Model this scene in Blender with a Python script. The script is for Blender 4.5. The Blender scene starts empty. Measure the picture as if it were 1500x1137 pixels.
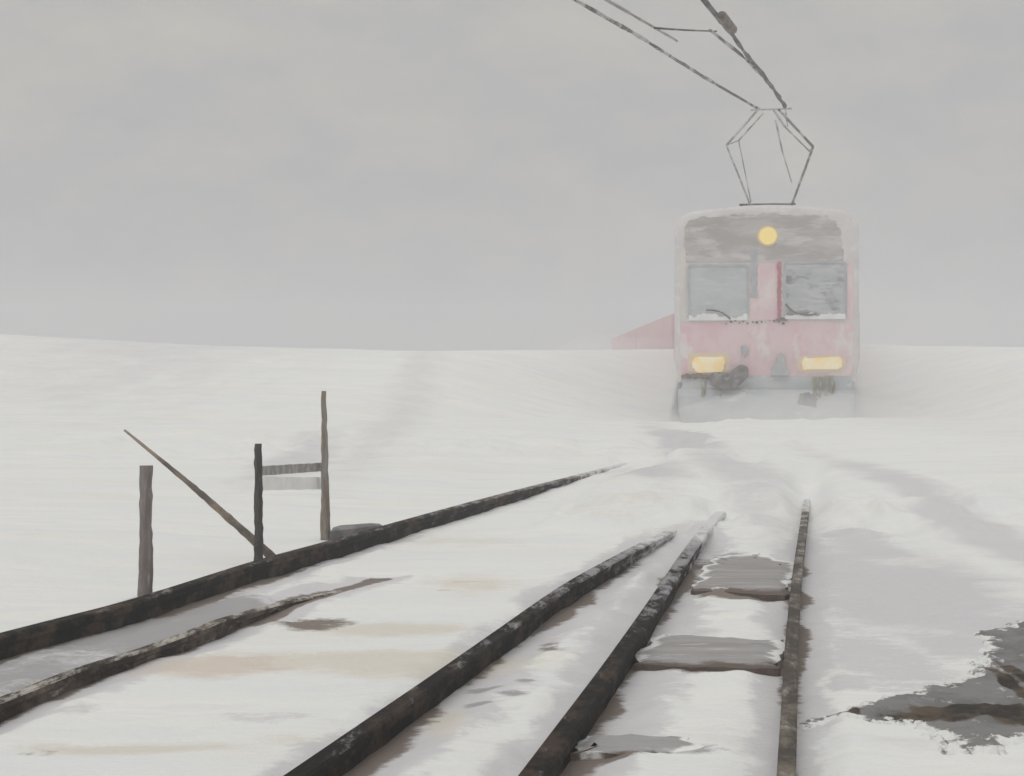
import bpy, bmesh, math, random
import numpy as np
from mathutils import Vector, Matrix

# ------------------------------------------------------------------ camera, sky, sun, exposure
S = bpy.context.scene
COL = S.collection
F, EYE, HZ = 2200.0, 1.12, 515.0         # focal length and horizon measured on the 1500 px wide photograph, eye height in metres
cam_d = bpy.data.cameras.new('camera'); cam = bpy.data.objects.new('camera', cam_d); COL.objects.link(cam)
cam.location = (0, 0, EYE); cam.rotation_euler = (math.radians(90), 0, 0)
cam_d.sensor_fit = 'HORIZONTAL'; cam_d.sensor_width = 36.0; cam_d.lens = 36.0 * F / 1500.0
cam_d.shift_y = -(568.5 - HZ) / 1500.0
cam_d.clip_start = 0.05; cam_d.clip_end = 2000
S.camera = cam

SUN_EL, SUN_AZ = math.radians(52), math.radians(205)
W = bpy.data.worlds.new('World'); S.world = W; W.use_nodes = True
nt = W.node_tree; nt.nodes.clear()
def N(t, kind, **kw):
    n = t.nodes.new(kind)
    for k, v in kw.items(): setattr(n, k, v)
    return n
out = N(nt, 'ShaderNodeOutputWorld'); bg = N(nt, 'ShaderNodeBackground'); bg.inputs['Strength'].default_value = 0.1
sky = N(nt, 'ShaderNodeTexSky', sky_type='NISHITA', sun_disc=False)
sky.sun_elevation = SUN_EL; sky.sun_rotation = SUN_AZ
hs = N(nt, 'ShaderNodeHueSaturation'); hs.inputs['Saturation'].default_value = 0.2
tc = N(nt, 'ShaderNodeTexCoord'); sep = N(nt, 'ShaderNodeSeparateXYZ')
nt.links.new(tc.outputs['Generated'], sep.inputs[0])
# overcast layer: darker towards the horizon, brighter overhead
rmp = N(nt, 'ShaderNodeValToRGB'); r = rmp.color_ramp
r.elements[0].position = 0.0; r.elements[0].color = (0.452, 0.448, 0.468, 1)
r.elements[1].position = 1.0; r.elements[1].color = (1.0, 0.99, 0.97, 1)
e = r.elements.new(0.10); e.color = (0.460, 0.450, 0.452, 1)
e = r.elements.new(0.28); e.color = (0.510, 0.496, 0.468, 1)
nt.links.new(sep.outputs['Z'], rmp.inputs['Fac'])
mp = N(nt, 'ShaderNodeMapping'); mp.inputs['Scale'].default_value = (4.0, 4.0, 9.0)
nz = N(nt, 'ShaderNodeTexNoise'); nz.inputs['Scale'].default_value = 2.3; nz.inputs['Detail'].default_value = 5; nz.inputs['Roughness'].default_value = 0.6
nt.links.new(tc.outputs['Generated'], mp.inputs['Vector']); nt.links.new(mp.outputs[0], nz.inputs['Vector'])
cr = N(nt, 'ShaderNodeValToRGB'); r = cr.color_ramp
r.elements[0].position = 0.3; r.elements[0].color = (0.90, 0.925, 0.985, 1)
r.elements[1].position = 0.7; r.elements[1].color = (1.10, 1.085, 1.02, 1)
nt.links.new(nz.outputs['Fac'], cr.inputs['Fac'])
mul = N(nt, 'ShaderNodeMix', data_type='RGBA', blend_type='MULTIPLY'); mul.inputs['Factor'].default_value = 1.0
nt.links.new(rmp.outputs[0], mul.inputs[6]); nt.links.new(cr.outputs[0], mul.inputs[7])
sc10 = N(nt, 'ShaderNodeVectorMath', operation='SCALE'); sc10.inputs['Scale'].default_value = 10.0
nt.links.new(mul.outputs[2], sc10.inputs[0])
mixw = N(nt, 'ShaderNodeMix', data_type='RGBA'); mixw.inputs['Factor'].default_value = 0.93
nt.links.new(sky.outputs[0], hs.inputs['Color']); nt.links.new(hs.outputs[0], mixw.inputs[6]); nt.links.new(sc10.outputs[0], mixw.inputs[7])
nt.links.new(mixw.outputs[2], bg.inputs['Color']); nt.links.new(bg.outputs[0], out.inputs['Surface'])

sun_d = bpy.data.lights.new('sun', 'SUN'); sun_d.energy = 0.6; sun_d.angle = math.radians(35); sun_d.color = (1.0, 0.965, 0.92)
sun = bpy.data.objects.new('sun', sun_d); COL.objects.link(sun); sun.location = (0, 0, 30)
dirv = Vector((math.sin(SUN_AZ) * math.cos(SUN_EL), math.cos(SUN_AZ) * math.cos(SUN_EL), math.sin(SUN_EL)))
sun.rotation_euler = dirv.to_track_quat('Z', 'Y').to_euler()

S.view_settings.view_transform = 'Standard'; S.view_settings.look = 'None'
S.view_settings.exposure = -0.03; S.view_settings.gamma = 1.0
S.render.engine = 'CYCLES'
S.cycles.use_denoising = True
S.cycles.volume_bounces = 3; S.cycles.max_bounces = 8
S.cycles.sample_clamp_indirect = 4.0

rng = random.Random(7)

# ------------------------------------------------------------------ geometry of the place
def gp(px, py, z=0.0):
    """point of the plane z seen at a measured position of the photograph"""
    Y = F * (EYE - z) / (py - HZ)
    return Vector(((px - 750.0) * Y / F, Y, z))
def at_depth(px, py, Y):
    return Vector(((px - 750.0) * Y / F, Y, EYE + (HZ - py) * Y / F))

def smooth(a, b, x):
    t = np.clip((np.asarray(x, float) - a) / (b - a), 0, 1)
    return t * t * (3 - 2 * t)
def _hash(ix, iy, seed):
    n = (ix.astype(np.int64) * 374761393 + iy.astype(np.int64) * 668265263 + seed * 144665) & 0xffffffff
    n = ((n ^ (n >> 13)) * 1274126177) & 0xffffffff
    return ((n ^ (n >> 16)) & 0xffff) / 65535.0
def vnoise(x, y, seed=0):
    x = np.asarray(x, float); y = np.asarray(y, float)
    ix = np.floor(x); iy = np.floor(y); fx = x - ix; fy = y - iy
    fx = fx * fx * (3 - 2 * fx); fy = fy * fy * (3 - 2 * fy)
    a = _hash(ix, iy, seed); b = _hash(ix + 1, iy, seed); c = _hash(ix, iy + 1, seed); d = _hash(ix + 1, iy + 1, seed)
    return (a * (1 - fx) + b * fx) * (1 - fy) + (c * (1 - fx) + d * fx) * fy
def fbm(x, y, o=4, seed=0):
    s = 0; a = 0.5; t = 0
    for k in range(o):
        s = s + a * vnoise(x, y, seed + 17 * k); t += a; a *= 0.5; x = x * 2.03 + 5.1; y = y * 2.03 + 9.7
    return s / t

def catmull(pts, step=0.12):
    P = [2 * pts[0] - pts[1]] + list(pts) + [2 * pts[-1] - pts[-2]]
    o = []
    for i in range(1, len(P) - 2):
        n = max(2, int((P[i + 1] - P[i]).length / step))
        for k in range(n):
            t = k / n
            o.append(0.5 * ((2 * P[i]) + (P[i + 1] - P[i - 1]) * t + (2 * P[i - 1] - 5 * P[i] + 4 * P[i + 1] - P[i + 2]) * t * t + (3 * P[i] - P[i - 1] - 3 * P[i + 1] + P[i + 2]) * t ** 3))
    o.append(P[-2].copy())
    return o

# train frame
TY = 23.5
TF = Vector(((1122 - 750) * TY / F, TY, 0))
TD = Vector((0.159, 1, 0)).normalized()            # away from the viewer, along the train
TR = Vector((TD.y, -TD.x, 0))                                # to the right
def tp(s, u, z): return TF + TD * s + TR * u + Vector((0, 0, z))
HALF = 1.43
LEN = 8.5
WD = Vector((0.045, 1, 0)).normalized(); WR = Vector((WD.y, -WD.x, 0))
WF = Vector((3.42 + HALF + 0.02, 32.3, 0))                    # head of the low wagons, on the curve behind the railcar
WLEN = 20.0
def wp(s, u, z): return WF + WD * s + WR * u + Vector((0, 0, z))

def rail_path(px_pts, tail, z=0.036):
    p = [gp(x, y, z) for x, y in px_pts]
    d = (p[0] - p[1]).normalized()
    p = [p[0] + d * 2.5] + p + tail
    for q in p: q.z = 0
    return catmull(p)
L1 = rail_path([(15, 943), (200, 893), (378, 835), (490, 803), (600, 770), (740, 727), (880, 684), (960, 656)], [tp(-1.2, -0.86, 0), tp(3, -0.80, 0), tp(8, -0.80, 0), wp(1, -.8, 0), wp(12, -.8, 0), wp(64, -0.80, 0)])
LG = rail_path([(15, 1028), (110, 990), (210, 958), (300, 924), (400, 882), (480, 856), (552, 834)], [], z=0.03)
L2 = rail_path([(500, 1108), (640, 1008), (740, 935), (830, 870), (915, 819), (1000, 766)], [gp(1098, 697), tp(-1.2, 0.84, 0), tp(3, 0.80, 0), tp(8, 0.80, 0), wp(1, .8, 0), wp(12, .8, 0), wp(64, 0.80, 0)])
L3 = rail_path([(812, 1112), (870, 1030), (908, 975), (960, 896), (1010, 817), (1050, 762)], [gp(1105, 690), gp(1150, 640)])
L4 = rail_path([(1153, 1120), (1158, 1000), (1160, 950), (1168, 850), (1178, 770), (1187, 692)], [gp(1191, 650)])

def dist_to(path, X, Y):
    P = np.array([[p.x, p.y] for p in path])
    xs = np.interp(Y, P[:, 1], P[:, 0])
    slope = (P[-1, 0] - P[0, 0]) / (P[-1, 1] - P[0, 1])
    return (X - xs) / math.sqrt(1 + slope * slope), (Y >= P[0, 1] - 0.02) & (Y <= P[-1, 1] + 0.02)

# crest of the snow field (x -> height), a low rise on the left and the right
CX = [-60, -30, -9.2, -5.5, -2.0, 1.6, 6.3, 9.1, 30, 60]
CH = [2.0, 1.75, 1.40, 1.20, 1.10, 1.12, 1.26, 1.19, 1.5, 1.6]
def ground_z(X, Y):
    X = np.asarray(X, float); Y = np.asarray(Y, float)
    z = (fbm(X * 0.9, Y * 2.2, 5, 3) - 0.5) * 0.030 + (fbm(X * 7, Y * 9, 3, 11) - 0.5) * 0.011
    z = z + (fbm(X * 0.25, Y * 0.3, 3, 5) - 0.5) * 0.05 * smooth(5, 12, Y)
    # the rails lie in shallow troughs with ragged lips
    for path, wd in ((L1, 0.10), (LG, 0.06), (L2, 0.09), (L3, 0.09), (L4, 0.07)):
        d, on = dist_to(path, X, Y)
        n = fbm(X * 6, Y * 6, 3, 23)
        a = np.abs(d)
        z = z - on * 0.012 * (1 - smooth(wd, wd + 0.12, a)) + on * np.exp(-((a - wd - 0.10) / 0.08) ** 2) * 0.018 * np.clip(n * 2.2 - 0.8, -0.3, 1)
    d1, _ = dist_to(L1, X, Y); d4, on4 = dist_to(L4, X, Y); d3, _ = dist_to(L3, X, Y)
    # drift that buries the rails in front of the train
    rag = (fbm(X * 2.5, Y * 2.0, 4, 31) - 0.5)
    cover = smooth(8.7, 10.8, Y + rag * 2.2) * smooth(0.35, 0.9, d1 + rag * 0.4) * (1 - smooth(20.3, 22.4, Y))
    near4 = np.exp(-(d4 / 0.16) ** 2) * (1 - smooth(10.5, 13.5, Y))
    z = z + cover * (0.19 - 0.145 * near4)
    z = z + smooth(14.2, 17.5, Y + rag * 2.5) * (1 - smooth(20.3, 22.4, Y)) * 0.16 * (1 - smooth(0.35, 0.9, d1))
    # raised bank on the right of the tracks and gentle mound behind the fence
    z = z + 0.02 * smooth(0.25, 1.0, d4) * smooth(4.5, 6, Y)
    z = z + 0.06 * smooth(0.5, 2.0, -d1)
    # the field climbs to a crest; the train stands in a cutting through it
    xc = np.where(Y < TF.y + 8, TF.x + (Y - TF.y) * TD.x / TD.y, np.where(Y < WF.y, np.interp(Y, [TF.y + 8, WF.y], [TF.x + 8 * TD.x / TD.y, WF.x]), WF.x + (Y - WF.y) * WD.x / WD.y))
    s = Y - TF.y; u = (X - xc) * 0.99
    w = smooth(HALF - 0.04, HALF + 0.14, np.abs(u))
    w = w * (1 - smooth(72, 75, s)) + smooth(72, 75, s)
    w = np.where(s < -0.4, 1.0, w)
    H = np.interp(X * 27.0 / np.maximum(Y, 27.0), CX, CH) + (fbm(X * 0.35, Y * 0.2, 4, 41) - 0.5) * 0.05
    tq = smooth(1.2, 6.0, np.abs(u)); up = smooth(23.0 - 5.5 * tq, 31.5 - 5.0 * tq, Y) ** 1.2
    z = z + (H - z * 0.6) * up * w
    return z

# ------------------------------------------------------------------ object helpers
def tag(o, label=None, cat=None, group=None, kind=None):
    for k, v in (('label', label), ('category', cat), ('group', group), ('kind', kind)):
        if v: o[k] = v
    return o
def empty(name, loc=(0, 0, 0)):
    o = bpy.data.objects.new(name, None); COL.objects.link(o); o.location = loc; o.empty_display_size = 0.2
    return o
def link(name, me, mat, parent=None):
    o = bpy.data.objects.new(name, me); COL.objects.link(o)
    if mat: me.materials.append(mat)
    if parent is not None:
        o.parent = parent
        root = parent; off = Vector(parent.location)
        while root.parent is not None:
            root = root.parent; off += Vector(root.location)
        o.matrix_parent_inverse = Matrix.Identity(4)
        o.location = -off                                    # meshes are modelled in world coordinates
    return o
def from_bm(name, bm, mat, parent=None, smooth_shade=False, bevel=0.0):
    bmesh.ops.recalc_face_normals(bm, faces=bm.faces[:])
    if bevel:
        bmesh.ops.bevel(bm, geom=[e for e in bm.edges if len(e.link_faces) == 2 and e.calc_face_angle(0) > 0.6], offset=bevel, segments=2, affect='EDGES', profile=0.5)
    me = bpy.data.meshes.new(name); bm.to_mesh(me); bm.free()
    if smooth_shade:
        for p in me.polygons: p.use_smooth = True
    return link(name, me, mat, parent)
def bm_hull(bm, pts8):
    v = [bm.verts.new(p) for p in pts8]
    for f in ((0, 1, 2, 3), (4, 7, 6, 5), (0, 4, 5, 1), (1, 5, 6, 2), (2, 6, 7, 3), (3, 7, 4, 0)):
        bm.faces.new([v[i] for i in f])
def tbox(bm, s0, s1, u0, u1, z0, z1):
    """box in the train's own axes"""
    bm_hull(bm, [tp(s0, u0, z0), tp(s0, u1, z0), tp(s0, u1, z1), tp(s0, u0, z1), tp(s1, u0, z0), tp(s1, u1, z0), tp(s1, u1, z1), tp(s1, u0, z1)])
def tube(bm, pts, rad, n=8, jitter=0.0, seed=0):
    rr = random.Random(seed)
    rings = []
    for i, p in enumerate(pts):
        t = (pts[min(i + 1, len(pts) - 1)] - pts[max(i - 1, 0)]).normalized()
        a = t.cross(Vector((0.13, 0.21, 1))).normalized() if abs(t.z) < 0.95 else t.cross(Vector((1, 0.1, 0))).normalized()
        b = t.cross(a).normalized()
        rd = rad[i] if isinstance(rad, (list, tuple)) else rad
        rings.append([bm.verts.new(p + (a * math.cos(2 * math.pi * k / n) + b * math.sin(2 * math.pi * k / n)) * rd * (1 + jitter * (rr.random() - 0.5))) for k in range(n)])
    for i in range(len(rings) - 1):
        for k in range(n):
            bm.faces.new([rings[i][k], rings[i][(k + 1) % n], rings[i + 1][(k + 1) % n], rings[i + 1][k]])
    bm.faces.new(rings[0][::-1]); bm.faces.new(rings[-1])
def line(a, b, n):
    return [a.lerp(b, i / n) for i in range(n + 1)]

# ------------------------------------------------------------------ materials
def material(name): 
    m = bpy.data.materials.new(name); m.use_nodes = True
    t = m.node_tree; b = t.nodes['Principled BSDF']
    return m, t, b
def set_spec(b, v):
    b.inputs['Specular IOR Level'].default_value = v
def noise(t, scale, detail=5, rough=0.6, stretch=(1, 1, 1), coord='Object', vec=None):
    m = N(t, 'ShaderNodeMapping'); m.inputs['Scale'].default_value = stretch
    if vec is None:
        c = N(t, 'ShaderNodeTexCoord'); vec = c.outputs[coord]
    t.links.new(vec, m.inputs['Vector'])
    n = N(t, 'ShaderNodeTexNoise'); n.inputs['Scale'].default_value = scale; n.inputs['Detail'].default_value = detail; n.inputs['Roughness'].default_value = rough
    t.links.new(m.outputs[0], n.inputs['Vector'])
    return n.outputs['Fac']
def rng_map(t, src, a, b, lo=0.0, hi=1.0):
    n = N(t, 'ShaderNodeMapRange'); n.interpolation_type = 'SMOOTHSTEP'
    n.inputs['From Min'].default_value = a; n.inputs['From Max'].default_value = b; n.inputs['To Min'].default_value = lo; n.inputs['To Max'].default_value = hi
    t.links.new(src, n.inputs['Value']); return n.outputs[0]
def mixc(t, fac, a, b):
    n = N(t, 'ShaderNodeMix', data_type='RGBA')
    if isinstance(fac, float): n.inputs['Factor'].default_value = fac
    else: t.links.new(fac, n.inputs['Factor'])
    for s, i in ((a, 6), (b, 7)):
        if isinstance(s, tuple): n.inputs[i].default_value = (*s, 1)
        else: t.links.new(s, n.inputs[i])
    return n.outputs[2]
def bump(t, b, h, strength, dist):
    n = N(t, 'ShaderNodeBump'); n.inputs['Strength'].default_value = strength; n.inputs['Distance'].default_value = dist
    t.links.new(h, n.inputs['Height']); t.links.new(n.outputs[0], b.inputs['Normal'])
def math_n(t, op, a, b):
    n = N(t, 'ShaderNodeMath', operation=op)
    for s, i in ((a, 0), (b, 1)):
        if isinstance(s, (int, float)): n.inputs[i].default_value = s
        else: t.links.new(s, n.inputs[i])
    return n.outputs[0]

def two_tone(name, c1, c2, scale=8, lo=0.4, hi=0.62, rough=0.7, stretch=(1, 1, 1), bmp=0.3, bdist=0.01, c3=None, scale3=30, lo3=0.55, hi3=0.66, spec=0.3, metal=0.0):
    m, t, b = material(name)
    c = mixc(t, rng_map(t, noise(t, scale, 6, 0.65, stretch), lo, hi), c1, c2)
    if c3:
        c = mixc(t, rng_map(t, noise(t, scale3, 5, 0.7, stretch), lo3, hi3), c, c3)
    t.links.new(c, b.inputs['Base Color'])
    b.inputs['Roughness'].default_value = rough; set_spec(b, spec); b.inputs['Metallic'].default_value = metal
    bump(t, b, noise(t, scale * 3, 6, 0.7, stretch), bmp, bdist)
    return m

def rail_mat(name, c1, c2, cs, y0, y1, near, far, y2):
    m, t, b = material(name)
    c = mixc(t, rng_map(t, noise(t, 7, 6, 0.7, (1, 0.6, 1)), 0.46, 0.66), c1, c2)
    tcn = N(t, 'ShaderNodeTexCoord'); sp = N(t, 'ShaderNodeSeparateXYZ'); t.links.new(tcn.outputs['Object'], sp.inputs[0])
    ge = N(t, 'ShaderNodeNewGeometry'); sn = N(t, 'ShaderNodeSeparateXYZ'); t.links.new(ge.outputs['Normal'], sn.inputs[0])
    k = rng_map(t, sp.outputs['Y'], y0, y1, near, far)          # more blown snow sticks to the rails nearer the drift
    k = math_n(t, 'ADD', k, rng_map(t, sn.outputs['Z'], 0.3, 0.9, 0.0, 0.13))
    n = noise(t, 13, 8, 0.75, (1, 0.35, 1.6))
    f = rng_map(t, math_n(t, 'ADD', n, k), 0.58, 0.76, 0, 0.92)
    c = mixc(t, f, c, cs)
    f2 = rng_map(t, math_n(t, 'ADD', noise(t, 6, 7, 0.72, (1, 0.4, 1.6)), rng_map(t, sp.outputs['Y'], y2 * 0.62, y2, -0.22, 0.34)), 0.48, 0.72, 0, 0.95)
    c = mixc(t, f2, c, (0.72, 0.71, 0.715))                      # snow plastered on where the drift begins
    t.links.new(c, b.inputs['Base Color']); b.inputs['Roughness'].default_value = 0.85; set_spec(b, 0.15)
    bump(t, b, noise(t, 24, 6, 0.7, (1, 0.5, 1)), 0.7, 0.02)
    return m
M_rail = rail_mat('rusty_rail', (0.007, 0.006, 0.0055), (0.055, 0.036, 0.025), (0.33, 0.32, 0.34), 4.0, 9.5, -0.10, 0.15, 10.2)
M_rail_far = rail_mat('rusty_outer_rail', (0.007, 0.006, 0.0055), (0.075, 0.05, 0.033), (0.30, 0.28, 0.28), 5.0, 15, -0.10, 0.12, 16.5)
M_rail_frost = rail_mat('frosted_rail', (0.03, 0.022, 0.017), (0.13, 0.10, 0.08), (0.50, 0.475, 0.43), 4.0, 9.0, 0.0, 0.10, 9.5)
M_rail_grey = rail_mat('worn_grey_rail', (0.07, 0.06, 0.05), (0.19, 0.165, 0.135), (0.40, 0.385, 0.35), 4.0, 13.0, -0.08, 0.06, 12.5)
M_sleeper = two_tone('weathered_sleeper', (0.36, 0.35, 0.355), (0.30, 0.285, 0.28), 3, 0.4, 0.6, 0.85, (0.4, 4, 1), 0.5, 0.015, (0.5, 0.49, 0.49), 9, 0.55, 0.66)
M_sleeper_side = two_tone('sleeper_end_grain', (0.15, 0.115, 0.095), (0.26, 0.225, 0.205), 5, 0.4, 0.6, 0.85, (0.6, 3, 3), 0.6, 0.02, (0.4, 0.38, 0.37), 10, 0.56, 0.66)
M_sleeper_buried = two_tone('snow_dusted_sleeper', (0.66, 0.61, 0.54), (0.56, 0.50, 0.44), 3, 0.42, 0.62, 0.9, (0.4, 4, 1), 0.4, 0.015, (0.80, 0.81, 0.80), 5, 0.42, 0.6)
for m_ in (M_sleeper, M_sleeper_side):
    t = m_.node_tree; b = t.nodes['Principled BSDF']; old = b.inputs['Base Color'].links[0].from_socket
    ae = N(t, 'ShaderNodeAttribute', attribute_name='edge'); af = N(t, 'ShaderNodeAttribute', attribute_name='front')
    nn = noise(t, 12, 6, 0.7, (0.6, 1.4, 1)); off = math_n(t, 'MULTIPLY', math_n(t, 'SUBTRACT', nn, 0.5), 1.6)
    c = mixc(t, rng_map(t, math_n(t, 'ADD', af.outputs['Fac'], off), 0.25, 0.75), old, (0.13, 0.10, 0.085))
    c = mixc(t, rng_map(t, math_n(t, 'ADD', ae.outputs['Fac'], off), 0.42, 0.82), c, (0.80, 0.805, 0.80))
    t.links.new(c, b.inputs['Base Color'])
M_post = two_tone('weathered_post', (0.20, 0.17, 0.16), (0.30, 0.27, 0.26), 6, 0.4, 0.62, 0.85, (4, 4, 0.5), 0.6, 0.02, (0.45, 0.42, 0.40), 7, 0.58, 0.7)
M_post_dark = two_tone('wet_dark_post', (0.045, 0.040, 0.040), (0.10, 0.088, 0.082), 6, 0.4, 0.62, 0.85, (4, 4, 0.5), 0.6, 0.02, (0.40, 0.38, 0.37), 8, 0.60, 0.7)
M_post_brown = two_tone('brown_grey_post', (0.22, 0.175, 0.13), (0.31, 0.285, 0.265), 6, 0.4, 0.62, 0.85, (4, 4, 0.5), 0.6, 0.02, (0.48, 0.45, 0.42), 7, 0.55, 0.7)
M_gear_plank = two_tone('dark_plank', (0.17, 0.16, 0.16), (0.27, 0.255, 0.255), 6)
M_pole = two_tone('bare_pole', (0.13, 0.11, 0.095), (0.38, 0.30, 0.235), 3, 0.40, 0.62, 0.8, (1, 1, 1), 0.5, 0.01)
M_board_pale = two_tone('snow_caked_board', (0.88, 0.87, 0.86), (0.80, 0.79, 0.78), 6, 0.42, 0.62, 0.9, bmp=0.1)
M_board = two_tone('grey_board', (0.27, 0.25, 0.245), (0.40, 0.38, 0.37), 6, 0.42, 0.62, 0.9, (0.5, 3, 3))
M_rock = two_tone('slaty_rock', (0.225, 0.22, 0.217), (0.165, 0.16, 0.157), 4, 0.42, 0.6, 0.9, (1, 1, 1), 0.6, 0.03, (0.50, 0.49, 0.49), 11, 0.585, 0.66)
M_rock_dark = two_tone('dark_brown_rock', (0.035, 0.03, 0.025), (0.10, 0.075, 0.05), 6, 0.42, 0.6, 0.7, (1, 1, 1), 0.6, 0.03)
M_wire = two_tone('frosted_wire', (0.075, 0.075, 0.08), (0.18, 0.17, 0.165), 2.2, 0.42, 0.6, 0.7, (1, 1, 1), 0.2, 0.005, (0.47, 0.47, 0.48), 3, 0.44, 0.58)
M_wire_brown = two_tone('brown_frosted_wire', (0.28, 0.245, 0.225), (0.42, 0.39, 0.37), 2.5, 0.42, 0.6, 0.7)
M_wire_dark = two_tone('dark_cable', (0.035, 0.035, 0.04), (0.12, 0.12, 0.13), 2.5, 0.42, 0.6, 0.6, (1, 1, 1), 0.2, 0.005, (0.36, 0.36, 0.38), 4, 0.58, 0.68)
M_insul = two_tone('brown_glazed_insulator', (0.06, 0.04, 0.025), (0.16, 0.13, 0.11), 9, rough=0.35, spec=0.5)
M_panto = two_tone('pantograph_steel', (0.20, 0.20, 0.205), (0.33, 0.33, 0.335), 3, 0.42, 0.6, 0.6, (1, 1, 1), 0.2, 0.005, (0.50, 0.50, 0.51), 5, 0.46, 0.56)
M_panto_brown = two_tone('rusty_pantograph_steel', (0.11, 0.095, 0.08), (0.22, 0.20, 0.18), 3, 0.42, 0.6, 0.6, (1, 1, 1), 0.2, 0.005, (0.45, 0.44, 0.44), 5, 0.48, 0.58)
M_equip = two_tone('dark_roof_gear', (0.05, 0.05, 0.055), (0.2, 0.2, 0.2), 6, 0.45, 0.6)
M_pink = two_tone('faded_pink_paint', (0.70, 0.455, 0.50), (0.73, 0.555, 0.57), 2.4, 0.40, 0.60, 0.55, (1, 1, 0.7), 0.25, 0.01, (0.75, 0.685, 0.665), 3.2, 0.48, 0.66)
M_pink_deep = two_tone('rose_red_paint', (0.52, 0.17, 0.22), (0.36, 0.08, 0.12), 6, 0.4, 0.6, 0.5, (1, 1, 0.5), 0.15, 0.004, (0.68, 0.48, 0.5), 8, 0.58, 0.68)
M_side = two_tone('rose_side_paint', (0.68, 0.42, 0.45), (0.70, 0.50, 0.52), 1.2, 0.40, 0.62, 0.5, (0.5, 0.5, 1), 0.15, 0.004, (0.68, 0.58, 0.58), 4, 0.58, 0.7)
M_shell = two_tone('pale_grey_paint', (0.60, 0.575, 0.58), (0.66, 0.63, 0.635), 1.5, 0.38, 0.62, 0.6, (1, 1, 1), 0.25, 0.01, (0.72, 0.705, 0.70), 4, 0.48, 0.66)
M_taupe = two_tone('taupe_paint', (0.37, 0.345, 0.33), (0.48, 0.455, 0.45), 2.2, 0.40, 0.60, 0.65, (0.5, 0.5, 2), 0.25, 0.01, (0.58, 0.555, 0.55), 3.0, 0.48, 0.64)
M_cream = two_tone('cream_paint', (0.66, 0.64, 0.58), (0.60, 0.56, 0.53), 3, 0.42, 0.62, 0.6, (1, 1, 0.6))
M_greyblue = two_tone('blue_grey_paint', (0.36, 0.385, 0.40), (0.44, 0.455, 0.465), 4, 0.42, 0.62, 0.6)
M_apron = two_tone('snow_caked_apron', (0.42, 0.46, 0.48), (0.53, 0.545, 0.56), 1.7, 0.38, 0.62, 0.85, (0.6, 0.6, 1.6), 0.4, 0.02, (0.66, 0.67, 0.67), 4, 0.53, 0.7)
M_gear = two_tone('brown_grey_coupler', (0.07, 0.06, 0.06), (0.17, 0.15, 0.15), 7, 0.42, 0.6, 0.75, (1, 1, 1), 0.4, 0.01, (0.42, 0.42, 0.43), 9, 0.58, 0.7)
M_gear_dark = two_tone('dark_rust_bar', (0.05, 0.03, 0.018), (0.16, 0.10, 0.05), 7, 0.42, 0.6, 0.8)
M_hose = two_tone('olive_hose', (0.20, 0.19, 0.11), (0.34, 0.33, 0.25), 7, 0.42, 0.6, 0.8)
M_wiper = two_tone('black_wiper', (0.03, 0.03, 0.03), (0.08, 0.075, 0.06), 9)
M_crust = two_tone('wind_packed_snow', (0.80, 0.81, 0.81), (0.74, 0.74, 0.75), 9, 0.42, 0.6, 0.9, (1, 1, 1), 0.4, 0.01)
def glass(name, a, b_, c, frost):
    m, t, b = material(name)
    k = mixc(t, rng_map(t, noise(t, 1.6, 6, 0.7, (1, 1, 1.6)), 0.42, 0.58), a, b_)
    k = mixc(t, rng_map(t, noise(t, 3.5, 6, 0.7, (0.7, 0.7, 4)), frost, frost + 0.16), k, c)
    t.links.new(k, b.inputs['Base Color']); b.inputs['Roughness'].default_value = 0.32; set_spec(b, 0.5)
    return m
M_glass_pale = glass('frosted_glass', (0.42, 0.455, 0.475), (0.48, 0.51, 0.525), (0.55, 0.57, 0.58), 0.50)
M_glass_dark = glass('dim_glass', (0.12, 0.125, 0.135), (0.40, 0.425, 0.44), (0.50, 0.52, 0.53), 0.46)
M_glass_side = glass('side_glass', (0.34, 0.35, 0.37), (0.42, 0.43, 0.45), (0.52, 0.52, 0.54), 0.5)
def lamp(name, col, strength):
    m, t, b = material(name)
    b.inputs['Base Color'].default_value = (*col, 1); b.inputs['Roughness'].default_value = 0.4
    b.inputs['Emission Color'].default_value = (*col, 1); b.inputs['Emission Strength'].default_value = strength
    return m
M_head = lamp('headlight_glow', (0.80, 0.62, 0.20), 0.36)
m, t, b = material('marker_glow'); M_low = m
c = mixc(t, rng_map(t, noise(t, 3.5, 4, 0.6), 0.40, 0.62), (0.88, 0.62, 0.22), (0.84, 0.74, 0.50))
t.links.new(c, b.inputs['Base Color']); t.links.new(c, b.inputs['Emission Color']); b.inputs['Emission Strength'].default_value = 0.22
M_bowl = two_tone('amber_reflector', (0.74, 0.60, 0.40), (0.70, 0.56, 0.44), 5, 0.4, 0.6, 0.45)

# ------------------------------------------------------------------ ground: one snow sheet
def axis(fine0, fine1, step, lo, hi, g):
    a = list(np.arange(fine0, fine1, step)); s = step; x = a[-1]
    while x < hi: s *= g; x += s; a.append(min(x, hi))
    s = step; x = a[0]; b = []
    while x > lo: s *= g; x -= s; b.append(max(x, lo))
    return np.array(b[::-1] + a)
xs = axis(-2.6, 3.4, 0.022, -118, 118, 1.045)
ys = [3.6]
while ys[-1] < 186: ys.append(ys[-1] * 1.0062 if ys[-1] < 30 else ys[-1] * 1.02)
yb = []; y = 3.6; s = 0.05
while y > -18: s *= 1.25; y -= s; yb.append(y)
ys = np.array(yb[::-1] + ys)
GX, GY = np.meshgrid(xs, ys)
GZ = ground_z(GX, GY)

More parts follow.
